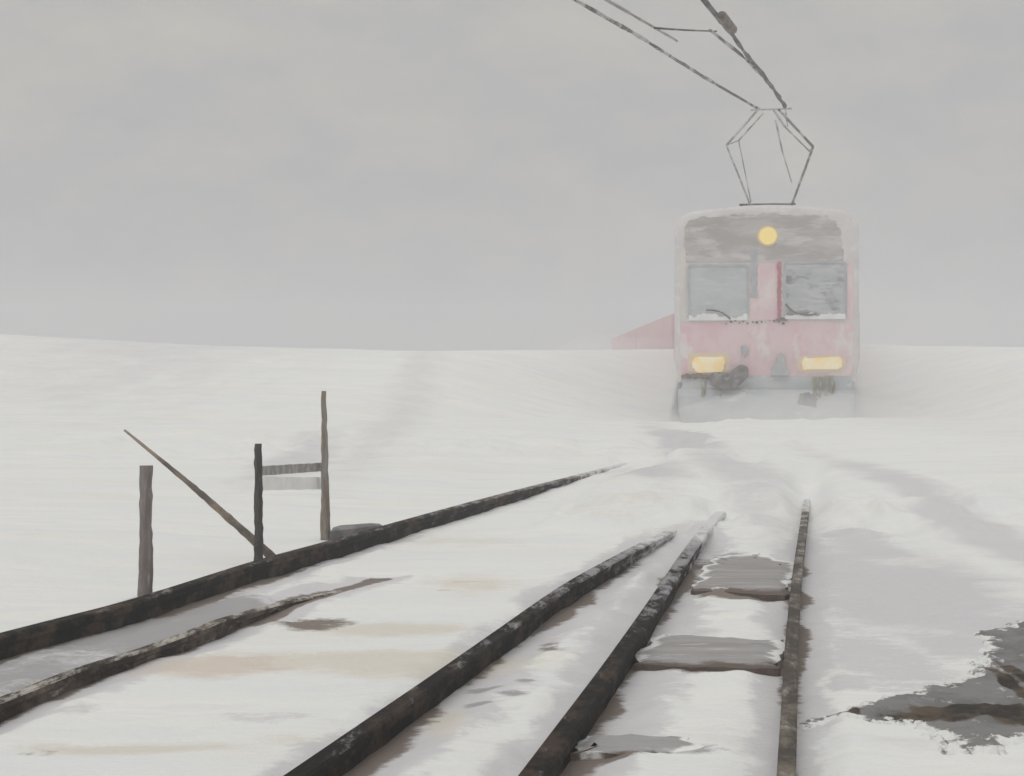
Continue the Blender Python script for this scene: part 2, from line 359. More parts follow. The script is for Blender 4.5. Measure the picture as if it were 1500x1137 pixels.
# dirt stains and grey-lilac washes tinted into the snow colour: (photograph x, y, half width, half height, kind, weight)
SNOW_TINTS = [
    (1330, 880, 150, 80, 'lilac', .85), (1465, 800, 60, 110, 'soft', 1.0), (1340, 880, 190, 110, 'soft', 1.0), (1280, 960, 110, 70, 'lilac', .6), (1270, 800, 60, 26, 'lilac', .75), (1400, 950, 90, 40, 'lilac', .7), (1085, 872, 72, 8, 'brown', 1.0), (1035, 978, 105, 9, 'brown', 1.0), (890, 1110, 60, 8, 'brown', .9), (1230, 700, 40, 14, 'beige', .2),
    (1100, 830, 75, 28, 'grey', .75), (1045, 965, 120, 26, 'grey', .35), (1010, 1100, 60, 12, 'grey', .5),
    (1005, 668, 42, 30, 'soft', 1.0), (950, 715, 60, 28, 'soft', .9), (1080, 720, 60, 50, 'soft', .8), (1000, 662, 40, 16, 'lilac', .8), (945, 722, 50, 16, 'lilac', .6), (1120, 770, 40, 30, 'soft', .7),
    (560, 660, 55, 70, 'soft', .5), (300, 595, 230, 62, 'soft', .6), (430, 690, 60, 34, 'soft', .9), (1350, 640, 150, 40, 'soft', .3),
    (560, 972, 330, 26, 'beige', .75), (300, 980, 150, 22, 'peach', .85), (900, 760, 120, 14, 'beige', .4), (430, 1085, 120, 14, 'beige', .5), (250, 995, 60, 7, 'brown', .4), (470, 912, 85, 13, 'brown', .75), (570, 920, 130, 12, 'beige', .8),
    (700, 855, 100, 18, 'beige', .55), (800, 880, 70, 30, 'beige', .35), (210, 1098, 190, 13, 'beige', .75), (55, 1103, 45, 8, 'brown', .55), (950, 785, 90, 10, 'beige', .4),
    (515, 790, 40, 10, 'grey', 1.0), (250, 868, 40, 14, 'brown', .65), (402, 820, 18, 10, 'brown', .8),
    (805, 950, 40, 20, 'brown', .65), (712, 1010, 40, 5, 'grey', .75), (748, 1021, 45, 5, 'grey', .7), (705, 1031, 34, 4, 'grey', .75), (770, 1003, 24, 4, 'grey', .7), (655, 1060, 40, 25, 'beige', .7), (850, 905, 40, 20, 'lilac', .6),
    (1330, 1090, 80, 16, 'beige', .4), (1060, 1080, 90, 30, 'beige', .3), (960, 1040, 40, 30, 'lilac', .55), (560, 735, 200, 16, 'beige', .2), (660, 790, 130, 12, 'beige', .45),
    (1240, 1000, 40, 12, 'lilac', .7), (100, 1040, 70, 14, 'lilac', .5), (380, 1050, 160, 14, 'lilac', .45),
]
lay = {k: np.zeros_like(GX) for k in ('soft', 'lilac', 'grey', 'beige', 'peach', 'brown')}
wob = (fbm(GX * 3, GY * 3, 4, 71) - 0.5)
for px, py, rx, ry, kind, wgt in SNOW_TINTS:
    c = gp(px, py); ya = gp(px, py + ry).y; yb_ = gp(px, py - ry).y
    dx = (GX - c.x) / (rx * c.y / F)
    dy = np.where(GY < c.y, (GY - c.y) / (c.y - ya), (GY - c.y) / (yb_ - c.y))
    m = np.clip(1.35 - np.sqrt(dx * dx + dy * dy) + wob * 0.9, 0, 1)
    lay[kind] = np.maximum(lay[kind], m * wgt)
# rust and slush beside the rails, wet grey strip between the outer rail and its check rail
for path, wd, sd in ((L1, 0.11, 81), (LG, 0.09, 82), (L2, 0.11, 83), (L3, 0.11, 84), (L4, 0.07, 85)):
    d, on = dist_to(path, GX, GY)
    rg = fbm(GX * 5, GY * 2.2, 4, sd)
    lay['brown'] = np.maximum(lay['brown'], on * np.clip(1.3 - np.abs(d) / wd + (rg - 0.55) * 1.8, 0, 1) * 0.85 * (1 - smooth(7.4, 9.0, GY)))
    lay['lilac'] = np.maximum(lay['lilac'], on * np.clip(1.5 - np.abs(d) / (wd * 1.9) + (rg - 0.5) * 1.5, 0, 1) * 0.8 * (1 - smooth(8.0, 10.5, GY)))
dA, _ = dist_to(L1, GX, GY); dB, _ = dist_to(LG, GX, GY)
strip = smooth(0.0, 0.04, dA) * smooth(0.02, 0.09, -dB + wob * 0.06) * (1 - smooth(6.2, 7.5, GY + wob * 1.6))
lay['lilac'] = np.maximum(lay['lilac'], strip)
lay['grey'] = np.maximum(lay['grey'], strip * (0.50 + 0.30 * smooth(5.4, 6.4, GY) + 0.5 * wob))

V = np.stack([GX, GY, GZ], -1).reshape(-1, 3).astype(np.float32)
ny, nx = GX.shape
ii = np.arange(ny * nx).reshape(ny, nx)
Q = np.stack([ii[:-1, :-1], ii[:-1, 1:], ii[1:, 1:], ii[1:, :-1]], -1).reshape(-1, 4).astype(np.int32)
me = bpy.data.meshes.new('ground')
me.vertices.add(len(V)); me.vertices.foreach_set('co', V.ravel())
me.loops.add(Q.size); me.loops.foreach_set('vertex_index', Q.ravel())
me.polygons.add(len(Q)); me.polygons.foreach_set('loop_start', np.arange(0, Q.size, 4, dtype=np.int32)); me.polygons.foreach_set('loop_total', np.full(len(Q), 4, np.int32))
me.update(calc_edges=True)
me.polygons.foreach_set('use_smooth', np.ones(len(Q), bool))
for k, a in lay.items():
    at = me.attributes.new(k, 'FLOAT', 'POINT'); at.data.foreach_set('value', a.ravel().astype(np.float32))
M_snow, t, b = material('dirty_tinted_snow')
c = mixc(t, rng_map(t, noise(t, 1.3, 6, 0.6, (0.5, 2.2, 1)), 0.38, 0.64), (0.80, 0.815, 0.815), (0.845, 0.845, 0.82))
c = mixc(t, rng_map(t, noise(t, 0.7, 6, 0.6, (0.6, 1.6, 1)), 0.50, 0.72, 0, 0.6), c, (0.80, 0.785, 0.735))
c = mixc(t, rng_map(t, noise(t, 3.2, 8, 0.72, (0.4, 1.8, 1)), 0.52, 0.66, 0, 0.7), c, (0.76, 0.77, 0.79))
c = mixc(t, rng_map(t, noise(t, 120, 3, 0.7), 0.55, 0.75, 0, 0.35), c, (0.70, 0.70, 0.70))
edge = noise(t, 9, 7, 0.7, (0.7, 1.5, 1)); edge2 = noise(t, 30, 4, 0.7, (1, 1, 1))
for k, colr, lo, hi, amt in (('soft', (0.655, 0.65, 0.66), 0.0, 1.0, 0.95), ('lilac', (0.635, 0.625, 0.645), 0.26, 0.58, 0.9), ('beige', (0.70, 0.655, 0.575), 0.18, 0.72, 0.8), ('peach', (0.66, 0.57, 0.49), 0.2, 0.75, 0.8), ('grey', (0.39, 0.385, 0.395), 0.30, 0.62, 1.0), ('brown', (0.17, 0.13, 0.105), 0.44, 0.72, 0.9)):
    a = N(t, 'ShaderNodeAttribute', attribute_name=k)
    s_ = math_n(t, 'ADD', a.outputs['Fac'], math_n(t, 'MULTIPLY', math_n(t, 'SUBTRACT', edge, 0.5), 0.75))
    s_ = math_n(t, 'ADD', s_, math_n(t, 'MULTIPLY', math_n(t, 'SUBTRACT', edge2, 0.5), 0.35))
    s_ = math_n(t, 'MULTIPLY', rng_map(t, s_, lo, hi, 0, amt), rng_map(t, a.outputs['Fac'], 0.02, 0.2))
    c = mixc(t, s_, c, colr)
t.links.new(c, b.inputs['Base Color']); b.inputs['Roughness'].default_value = 0.9; set_spec(b, 0.15)
hgt = math_n(t, 'ADD', noise(t, 14, 7, 0.7, (0.45, 1.6, 1)), math_n(t, 'MULTIPLY', noise(t, 60, 3, 0.6, (1, 1, 1)), 0.25))
bump(t, b, hgt, 0.5, 0.03)
g = link('ground', me, M_snow)
tag(g, kind='structure')

# ------------------------------------------------------------------ tracks
PROFILE = [(-0.060, -0.10), (0.060, -0.10), (0.060, -0.085), (0.016, -0.065), (0.014, 0.055), (0.036, 0.068), (0.036, 0.095), (0.028, 0.102), (-0.028, 0.102), (-0.036, 0.095), (-0.036, 0.068), (-0.014, 0.055), (-0.016, -0.065), (-0.060, -0.085)]
def rail(name, path, mat, parent, k=1.0, drop=0.0, label=None, dive=0.0, sink=(8.6, 11.5)):
    bm = bmesh.new(); rings = []
    for i, p in enumerate(path):
        d = (path[min(i + 1, len(path) - 1)] - path[max(i - 1, 0)]); d.z = 0; d.normalize()
        rt = Vector((d.y, -d.x, 0))
        dv = 0.09 * max(0.0, 1 - (path[-1] - p).length / dive) if dive else 0.0
        dv += 0.13 * float(smooth(sink[0], sink[1], p.y))
        rings.append([bm.verts.new(p + rt * (x * k) + Vector((0, 0, z * k - drop - dv))) for x, z in PROFILE])
    n = len(PROFILE)
    for i in range(len(rings) - 1):
        for j in range(n): bm.faces.new([rings[i][j], rings[i][(j + 1) % n], rings[i + 1][(j + 1) % n], rings[i + 1][j]])
    bm.faces.new(rings[0]); bm.faces.new(rings[-1][::-1])
    o = from_bm(name, bm, mat, parent)
    if label: o['label'] = label
    return o
def ragged_slab(outline, z0, z1, seed, amp=0.025, per=0.035, lip=0.012):
    """timber with worn, wandering edges; outline is a list of ground points"""
    bm = bmesh.new(); top = []; bot = []
    le = bm.verts.layers.float.new('edge'); lf = bm.verts.layers.float.new('front')
    n = len(outline)
    for i in range(n):
        a, b = outline[i], outline[(i + 1) % n]
        m = max(2, int((b - a).length / per))
        nrm = Vector(((b - a).y, -(b - a).x, 0)).normalized()
        for k in range(m):
            p = a.lerp(b, k / m)
            w = (float(fbm(np.array([p.x * 9 + seed]), np.array([p.y * 9]), 4, seed)[0]) - 0.5) * 2 * amp * (0.4 if k == 0 else 1)
            q = p + nrm * w
            top.append(bm.verts.new((q.x, q.y, z1 - lip))); bot.append(bm.verts.new((q.x, q.y, z0)))
    cen = sum((v.co for v in top), Vector()) / len(top)
    inner = [bm.verts.new(v.co.lerp(Vector((cen.x, cen.y, v.co.z)), 0.34) + Vector((0, 0, lip))) for v in top]
    N_ = len(top)
    side = []
    for i in range(N_):
        j = (i + 1) % N_
        side.append(bm.faces.new([bot[i], bot[j], top[j], top[i]]))
        bm.faces.new([top[i], top[j], inner[j], inner[i]])
    bm.faces.new(inner); bm.faces.new(bot[::-1])
    y0 = min(p.y for p in outline); dy = max(p.y for p in outline) - y0
    for v in top + bot:
        fr = max(0.0, 1 - (v.co.y - y0) / (dy * 0.22)); v[lf] = min(1.0, fr * 1.4); v[le] = 1.0 - 0.9 * min(1.0, fr * 2)
    bmesh.ops.triangulate(bm, faces=[f for f in bm.faces if len(f.verts) > 4])
    for f in bm.faces:
        if abs(f.normal.z) < 0.5: f.material_index = 1
    bm.normal_update()
    for f in bm.faces: f.material_index = 1 if abs(f.normal.z) < 0.45 else 0
    return bm

wide = empty('railway_track', gp(470, 1010)); wide.location.z = 0
tag(wide, 'wide railway track running up to the train, its sleepers almost buried in snow', 'railway track', 'railway tracks in the snow')
rail('rail', L1, M_rail_far, wide, 0.95, 0.018, sink=(8.0, 20.0), label='black outer rail below the fence posts')
rail('rail', L2, M_rail, wide, 0.90, 0.020, sink=(7.0, 14.0), label='dark rail crossing the middle of the foreground')
rail('check_rail', LG, M_rail_frost, wide, 0.70, 0.022, label='short frosted check rail inside the outer rail', dive=1.6)
for k, (x0, x1, ya, yb_, sd) in enumerate([(40, 430, 1112, 1080, 3), (170, 620, 998, 958, 5), (395, 690, 926, 902, 7), (600, 800, 866, 846, 9), (760, 920, 800, 786, 11)]):
    ol = [gp(x0, ya), gp(x1, ya + 2), gp(x1 + 25, yb_), gp(x0 + 40, yb_)]
    zc = max(float(ground_z(np.array([p.x]), np.array([p.y]))[0]) for p in ol)
    zm = float(np.mean([ground_z(np.array([(ol[0].lerp(ol[1], q)).x]), np.array([(ol[0].lerp(ol[3], .5)).y]))[0] for q in (.2, .4, .6, .8)]))
    bm = ragged_slab(ol, -0.12, zm - 0.006, sd, 0.03)
    o = from_bm('sleeper', bm, M_sleeper_buried, wide); o.data.materials.append(M_sleeper_buried)

narrow = empty('railway_track', gp(1060, 1010)); narrow.location.z = 0
tag(narrow, 'narrow railway track on the right with bare grey sleepers between its rails', 'railway track', 'railway tracks in the snow')
rail('rail', L3, M_rail, narrow, 0.95, 0.018, sink=(9.3, 11.8), label='black left rail of the narrow track')
rail('rail', L4, M_rail_grey, narrow, 0.66, 0.002, sink=(10.0, 13.5), label='thin greyish right rail of the narrow track')
for k, (pts, z1, sd) in enumerate([
        ([(1012, 868), (1150, 876), (1168, 826), (1110, 806), (1045, 812)], 0.022, 13),
        ([(928, 978), (1142, 984), (1148, 932), (965, 924)], 0.022, 15),
        ([(832, 1110), (930, 1112), (1024, 1090), (1010, 1074), (858, 1072)], 0.020, 17)]):
    ol = []
    for i, (x, y) in enumerate(pts):
        front = i < 2
        ol.append(gp(x, y, 0.0 if front else z1))
    for p in ol: p.z = 0
    bm = ragged_slab(ol, -0.1, z1, sd, 0.055, 0.02)
    o = from_bm('sleeper', bm, M_sleeper, narrow); o.data.materials.append(M_sleeper_side)

# ------------------------------------------------------------------ fence and leaning pole
fence = empty('fence', gp(378, 830))
tag(fence, 'broken wooden fence of three bare posts beside the outer rail', 'fence')
def post(px, y0, y1, wpx, mat, lean=0.0, seed=0, label=None, taper=0.85):
    base = gp(px, y0); Y = base.y; zt = EYE + (HZ - y1) * Y / F
    r0 = wpx * Y / F * 0.5
    gz = float(ground_z(np.array([base.x]), np.array([base.y]))[0])
    pts = []; rad = []
    n = 26; rr = random.Random(seed)
    for i in range(n + 1):
        t_ = i / n
        pts.append(Vector((base.x + lean * t_ + (rr.random() - 0.5) * 0.004, Y + (rr.random() - .5) * 0.004, -0.25 + (zt + 0.25) * t_)))
        rad.append(r0 * (1.08 - (1.08 - taper) * t_) * (1 + (rr.random() - 0.5) * 0.12))
    bm = bmesh.new(); tube(bm, pts, rad, 8, 0.25, seed)
    o = from_bm('post', bm, mat, fence, True)
    if label: o['label'] = label
    return base, zt
post(213, 888, 682, 21, M_post, 0.003, 1, 'thick grey-brown post')
post(379, 828, 650, 13, M_post_dark, -0.003, 2, 'dark thin post in the middle')
post(478, 788, 573, 15, M_post_brown, -0.016, 3, 'tallest post, brown at its foot', 0.45)
def board(a, b, hpx, mat, seed, name='board', label=None):
    bm = bmesh.new(); h = hpx * a.y / F * 0.5; n = 18; rings = []
    rr = random.Random(seed)
    for i in range(n + 1):
        p = a.lerp(b, i / n); w0 = h * (0.95 + 0.1 * rr.random()); w1 = h * (0.95 + 0.1 * rr.random())
        rings.append([bm.verts.new(p + Vector((0, dy, dz))) for dy, dz in ((-0.012, -w0), (0.012, -w0), (0.012, w1), (-0.012, w1))])
    for i in range(n):
        for k in range(4): bm.faces.new([rings[i][k], rings[i][(k + 1) % 4], rings[i + 1][(k + 1) % 4], rings[i + 1][k]])
    bm.faces.new(rings[0]); bm.faces.new(rings[-1])
    o = from_bm(name, bm, mat, fence)
    if label: o['label'] = label
P1, P2, P3 = gp(213, 880), gp(379, 828), gp(477, 786)
board(at_depth(382, 690, P2.y + 0.03), at_depth(472, 684, P3.y + 0.03), 14, M_board, 4, label='grey board nailed between the two far posts')
board(at_depth(384, 708, P2.y + 0.04), at_depth(472, 708, P3.y + 0.04), 20, M_board_pale, 5, label='snow-caked board below the grey one')
bs, be = at_depth(405, 822, 7.98), at_depth(182, 630, 7.66)
bm = bmesh.new(); n = 40; pts = []; rad = []
for i in range(n + 1):
    t_ = i / n
    p = bs.lerp(be, t_) + Vector((0, 0, 0.012 * math.sin(math.pi * max(t_, 0))))
    pts.append(p); rad.append((0.021 * (1 - t_) + 0.006) * (1 + (rng.random() - .5) * 0.15))
tube(bm, pts, rad, 8, 0.15, 8)
o = from_bm('pole', bm, M_pole, None, True)
tag(o, 'thin tapering pole leaning diagonally across the fence', 'pole')

a_, b_ = gp(483, 791), gp(560, 781)
ol = [a_, Vector((b_.x, b_.y, 0)), Vector((b_.x - 0.02, b_.y + 0.07, 0)), Vector((a_.x, a_.y + 0.22, 0))]
bm = ragged_slab(ol, -0.08, 0.062, 41, 0.012)
o = from_bm('plank', bm, M_gear_plank); tag(o, 'short grey plank lying at the foot of the tallest fence post', 'plank')

# ------------------------------------------------------------------ bare rock at the right
def inside(poly, X, Y):
    c = np.zeros(X.shape, bool); n = len(poly)
    for i in range(n):
        x1, y1 = poly[i]; x2, y2 = poly[(i + 1) % n]
        if y1 == y2: continue
        c ^= ((y1 > Y) != (y2 > Y)) & (X < (x2 - x1) * (Y - y1) / (y2 - y1) + x1)
    return c
def seg_dist(poly, X, Y):
    D = np.full(X.shape, 1e9); n = len(poly)
    for i in range(n):
        x1, y1 = poly[i]; x2, y2 = poly[(i + 1) % n]
        dx, dy = x2 - x1, y2 - y1; L = dx * dx + dy * dy + 1e-12
        tt = np.clip(((X - x1) * dx + (Y - y1) * dy) / L, 0, 1)
        D = np.minimum(D, np.hypot(X - x1 - tt * dx, Y - y1 - tt * dy))
    return D
ROCK = [(1180, 1042), (1225, 1032), (1290, 1012), (1345, 1000), (1400, 990), (1428, 966), (1438, 940), (1428, 922), (1500, 908), (1620, 880), (1680, 960), (1640, 1080), (1530, 1100), (1500, 1066), (1480, 1078), (1452, 1092), (1402, 1090), (1392, 1072), (1365, 1064), (1330, 1048), (1298, 1042), (1262, 1044), (1225, 1042)]
poly = [(gp(x, y, 0.03).x, gp(x, y, 0.03).y) for x, y in ROCK]
px_ = [p[0] for p in poly]; py_ = [p[1] for p in poly]
rx = np.arange(min(px_) - 0.1, max(px_) + 0.1, 0.011); ry = np.arange(min(py_) - 0.1, max(py_) + 0.1, 0.013)
RX, RY = np.meshgrid(rx, ry)
sd_ = np.where(inside(poly, RX, RY), 1, -1) * seg_dist(poly, RX, RY)
sd_ = sd_ + (fbm(RX * 9, RY * 9, 4, 91) - 0.5) * 0.13 + (fbm(RX * 34, RY * 30, 3, 92) - 0.5) * 0.10
gz = ground_z(RX, RY)
rz = gz + np.clip(sd_ * 1.2, -0.10, 0.010) + np.clip(sd_, 0, 0.3) * 0.04 + (fbm(RX * 14, RY * 14, 4, 93) - 0.5) * 0.035 * smooth(0.0, 0.06, sd_)
keep = (sd_ > -0.045)
V = np.stack([RX, RY, rz], -1).reshape(-1, 3); ny, nx = RX.shape; ii = np.arange(ny * nx).reshape(ny, nx)
kq = keep[:-1, :-1] & keep[:-1, 1:] & keep[1:, 1:] & keep[1:, :-1]
Q = np.stack([ii[:-1, :-1], ii[:-1, 1:], ii[1:, 1:], ii[1:, :-1]], -1)[kq]
used = np.unique(Q); remap = -np.ones(ny * nx, int); remap[used] = np.arange(len(used))
bm = bmesh.new(); vs = [bm.verts.new(V[i]) for i in used]
for q in remap[Q]: bm.faces.new([vs[i] for i in q])
ext = bmesh.ops.extrude_face_region(bm, geom=bm.faces[:])    # give the rock its body below the snow
for v in [x for x in ext['geom'] if isinstance(x, bmesh.types.BMVert)]: v.co.z -= 0.22
me = bpy.data.meshes.new('rock'); bmesh.ops.recalc_face_normals(bm, faces=bm.faces[:]); bm.to_mesh(me); bm.free()
for p in me.polygons: p.use_smooth = True
co = np.empty(len(me.vertices) * 3); me.vertices.foreach_get('co', co); co = co.reshape(-1, 3)
streaks = [(1325, 1040, 60, 10), (1400, 1036, 90, 12), (1470, 1040, 60, 16), (1378, 1034, 60, 9), (1500, 1010, 16, 60), (1250, 1036, 14, 5), (1490, 985, 14, 24)]
w = np.zeros(len(co)); wb = fbm(co[:, 0] * 12, co[:, 1] * 10, 4, 95) - 0.5
for px, py, hx, hy in streaks:
    c_ = gp(px, py, 0.03); ya = gp(px, py + hy, 0.03).y; yb_ = gp(px, py - hy, 0.03).y
    dx = (co[:, 0] - c_.x) / (hx * c_.y / F); dy = np.where(co[:, 1] < c_.y, (co[:, 1] - c_.y) / (c_.y - ya), (co[:, 1] - c_.y) / (yb_ - c_.y))
    w = np.maximum(w, np.clip(1.3 - np.sqrt(dx * dx + dy * dy) + wb * 1.2, 0, 1))
at = me.attributes.new('darkened', 'FLOAT', 'POINT'); at.data.foreach_set('value', w.astype(np.float32))  # mask for dark brown streaks tinted into the rock colour
t = M_rock.node_tree; b = t.nodes['Principled BSDF']
a = N(t, 'ShaderNodeAttribute', attribute_name='darkened')
old = b.inputs['Base Color'].links[0].from_socket
dk = mixc(t, rng_map(t, noise(t, 7, 5, 0.6), 0.4, 0.62), (0.028, 0.023, 0.019), (0.10, 0.075, 0.05))
fac = rng_map(t, math_n(t, 'ADD', a.outputs['Fac'], math_n(t, 'MULTIPLY', math_n(t, 'SUBTRACT', noise(t, 22, 5, 0.7), 0.5), 0.8)), 0.35, 0.7)
t.links.new(mixc(t, fac, old, dk), b.inputs['Base Color'])
rim = 1 - smooth(0.0, 0.11, sd_.ravel()[np.clip(np.round((co[:, 1] - ry[0]) / 0.013).astype(int), 0, len(ry) - 1) * len(rx) + np.clip(np.round((co[:, 0] - rx[0]) / 0.011).astype(int), 0, len(rx) - 1)])
at = me.attributes.new('rim', 'FLOAT', 'POINT'); at.data.foreach_set('value', rim.astype(np.float32))
a = N(t, 'ShaderNodeAttribute', attribute_name='rim'); old = b.inputs['Base Color'].links[0].from_socket
fac = rng_map(t, math_n(t, 'ADD', a.outputs['Fac'], math_n(t, 'MULTIPLY', math_n(t, 'SUBTRACT', noise(t, 16, 7, 0.75), 0.5), 2.6)), 0.62, 0.92)
t.links.new(mixc(t, fac, old, (0.78, 0.785, 0.78)), b.inputs['Base Color'])
o = link('rock', me, M_rock)
tag(o, 'ragged grey rock with dark brown streaks breaking through the snow beside the narrow track', 'rock')

# ------------------------------------------------------------------ train
def outline(inset=0.0, n_arc=8):
    """closed section of a car: (u, z), rounded shoulders and slightly drawn-in foot"""
    pts = []
    hw = HALF - inset; zt = 3.34 - inset; zb = 0.62 + inset; R = 0.34
    pts.append((-(hw - 0.06), zb)); pts.append((-hw, zb + 0.35)); 
    for k in range(n_arc + 1):
        a = math.pi - k / n_arc * math.pi / 2
        pts.append((-(hw - R) + R * math.cos(a), zt - R + R * math.sin(a)))
    for k in range(1, 8):                                   # shallow arched roof
        q = k / 8; pts.append((-(hw - R) + 2 * (hw - R) * q, zt + 0.085 * math.sin(math.pi * q)))
    for k in range(n_arc + 1):
        a = math.pi / 2 - k / n_arc * math.pi / 2
        pts.append(((hw - R) + R * math.cos(a), zt - R + R * math.sin(a)))
    pts.append((hw, zb + 0.35)); pts.append((hw - 0.06, zb))
    return pts
def body_bm(s0, s1):
    bm = bmesh.new(); rings = []
    prof = [(s0, 0.10), (s0 + 0.012, 0.055), (s0 + 0.045, 0.02), (s0 + 0.11, 0.0)]
    prof += [(s0 + 0.11 + (s1 - s0 - 0.22) * k / 12, 0.0) for k in range(1, 12)]
    prof += [(s1 - 0.11, 0.0), (s1 - 0.045, 0.02), (s1 - 0.012, 0.055), (s1, 0.10)]
    for s, ins in prof: rings.append([bm.verts.new(tp(s, u, z)) for u, z in outline(ins)])
    n = len(rings[0])
    for i in range(len(rings) - 1):
        for j in range(n): bm.faces.new([rings[i][j], rings[i][(j + 1) % n], rings[i + 1][(j + 1) % n], rings[i + 1][j]])
    bm.faces.new(rings[0]); bm.faces.new(rings[-1][::-1])
    return bm
def plate(bm, loop, s_front, s_back):
    """thin plate on the front of the car from a (u, z) loop"""
    a = [bm.verts.new(tp(s_front, u, z)) for u, z in loop]; b_ = [bm.verts.new(tp(s_back, u, z)) for u, z in loop]
    n = len(loop)
    for i in range(n): bm.faces.new([a[i], a[(i + 1) % n], b_[(i + 1) % n], b_[i]])
    bm.faces.new(a); bm.faces.new(b_[::-1])
def rrect(u0, u1, z0, z1, r_, n=5):
    p = []
    for cx, cz, a0 in ((u1 - r_, z1 - r_, 0), (u0 + r_, z1 - r_, 90), (u0 + r_, z0 + r_, 180), (u1 - r_, z0 + r_, 270)):
        for k in range(n + 1):
            a = math.radians(a0 + 90 * k / n); p.append((cx + r_ * math.cos(a), cz + r_ * math.sin(a)))
    return p
def disc(cu, cz, r_, n=28, wob_=0.0):
    return [(cu + r_ * math.cos(2 * math.pi * k / n) * (1 + wob_ * (rng.random() - .5)), cz + r_ * math.sin(2 * math.pi * k / n) * (1 + wob_ * (rng.random() - .5))) for k in range(n)]
def ragged_rect(u0, u1, z0, z1, seed, amp=0.02, step=0.03):
    rr = random.Random(seed); p = []
    def side(a, b):
        n = max(2, int(math.hypot(b[0] - a[0], b[1] - a[1]) / step))
        for k in range(n):
            p.append((a[0] + (b[0] - a[0]) * k / n + (rr.random() - .5) * amp, a[1] + (b[1] - a[1]) * k / n + (rr.random() - .5) * amp))
    side((u0, z0), (u1, z0)); side((u1, z0), (u1, z1)); side((u1, z1), (u0, z1)); side((u0, z1), (u0, z0))
    return p

def side_fit(root, s0, s1, n_win):
    """rose waist panel, windows, skirt on both sides of a car"""
    for sg in (-1, 1):
        bm = bmesh.new(); a, b_ = sorted((sg * (HALF - 0.01), sg * (HALF + 0.012)))
        tbox(bm, s0 + 0.14, s1 - 0.14, a, b_, 0.99, 1.72)
        from_bm('side_panel', bm, M_side, root)
        for k in range(n_win):
            c_ = s0 + 0.9 + (s1 - s0 - 1.8) * (k + 0.5) / n_win; hw = (s1 - s0 - 1.8) / n_win * 0.40
            bm = bmesh.new(); a, b_ = sorted((sg * (HALF - 0.01), sg * (HALF + 0.006)))
            tbox(bm, c_ - hw, c_ + hw, a, b_, 1.85, 2.62)
            from_bm('side_window', bm, M_glass_side, root)
        bm = bmesh.new(); a, b_ = sorted((sg * (HALF - 0.16), sg * (HALF - 0.10)))
        tbox(bm, s0 + 0.35, s1 - 0.35, a, b_, 0.18, 0.63)
        from_bm('skirt', bm, M_apron, root)
def bogie(root, s):
    bg_ = None
    bm = bmesh.new(); tbox(bm, s - 1.2, s + 1.2, -0.62, 0.62, 0.36, 0.60)
    bg_ = from_bm('bogie', bm, M_gear, root)
    for ds in (-0.8, 0.8):
        for u in (-0.78, 0.78):
            bm = bmesh.new()
            ring = lambda off: [bm.verts.new(tp(s + ds + 0.33 * math.cos(2 * math.pi * k / 20), u + off, 0.43 + 0.33 * math.sin(2 * math.pi * k / 20))) for k in range(20)]
            a = ring(-0.06); b_ = ring(0.06)
            for k in range(20): bm.faces.new([a[k], a[(k + 1) % 20], b_[(k + 1) % 20], b_[k]])
            bm.faces.new(a); bm.faces.new(b_[::-1])
            from_bm('wheel', bm, M_gear, bg_)

train = empty('railcar', tp(0, 0, 0))
tag(train, 'pale pink railcar with a yellow headlight and two windscreens coming through the fog', 'train')
from_bm('body', body_bm(0, LEN), M_shell, train, False)
# front: taupe upper band, pink lower half, centre pillar, corner strip, all thin proud plates
bm = bmesh.new(); loop = [(-1.27, 2.52)]
for k in range(7):
    a = math.pi - k / 6 * math.pi / 2; loop.append((-1.27 + 0.24 + 0.24 * math.cos(a), 3.02 + 0.22 * math.sin(a)))
loop += [(-0.6, 3.27), (0, 3.285), (0.55, 3.265), (0.95, 3.23), (1.10, 3.12), (1.14, 2.95), (1.19, 2.52)]
loop2 = []
for i in range(len(loop)):                                    # worn, wandering paint edge
    a_, b_ = Vector(loop[i]), Vector(loop[(i + 1) % len(loop)]); m_ = max(1, int((b_ - a_).length / 0.05))
    for k in range(m_):
        q = a_.lerp(b_, k / m_); loop2.append((q.x + rng.uniform(-.022, .022), q.y + (rng.uniform(-.03, .018) if q.y > 2.6 else 0)))
loop = loop2
plate(bm, loop, -0.006, 0.02); from_bm('destination_band', bm, M_taupe, train)
bm = bmesh.new(); plate(bm, [(-1.325, 0.74), (1.325, 0.74), (1.335, 1.10), (1.335, 1.575), (0, 1.60), (-1.335, 1.575), (-1.335, 1.10)], -0.008, 0.02)
from_bm('front_panel', bm, M_pink, train)
bm = bmesh.new(); plate(bm, rrect(-0.245, 0.245, 1.61, 2.50, 0.03), -0.007, 0.02); from_bm('centre_pillar', bm, M_pink, train)
bm = bmesh.new(); plate(bm, ragged_rect(-0.235, -0.13, 1.95, 2.72, 5, 0.025), -0.014, 0.01); from_bm('pillar_strip', bm, M_greyblue, train)
bm = bmesh.new(); plate(bm, ragged_rect(0.175, 0.235, 1.62, 2.52, 6, 0.02), -0.028, 0.01); from_bm('handrail', bm, M_pink_deep, train)
bm = bmesh.new(); plate(bm, rrect(1.245, 1.335, 1.62, 2.50, 0.02), -0.007, 0.02); from_bm('corner_strip', bm, M_pink, train)
bm = bmesh.new(); plate(bm, ragged_rect(-1.335, -1.25, 1.60, 2.75, 7, 0.02), -0.009, 0.02); from_bm('corner_strip', bm, M_cream, train)
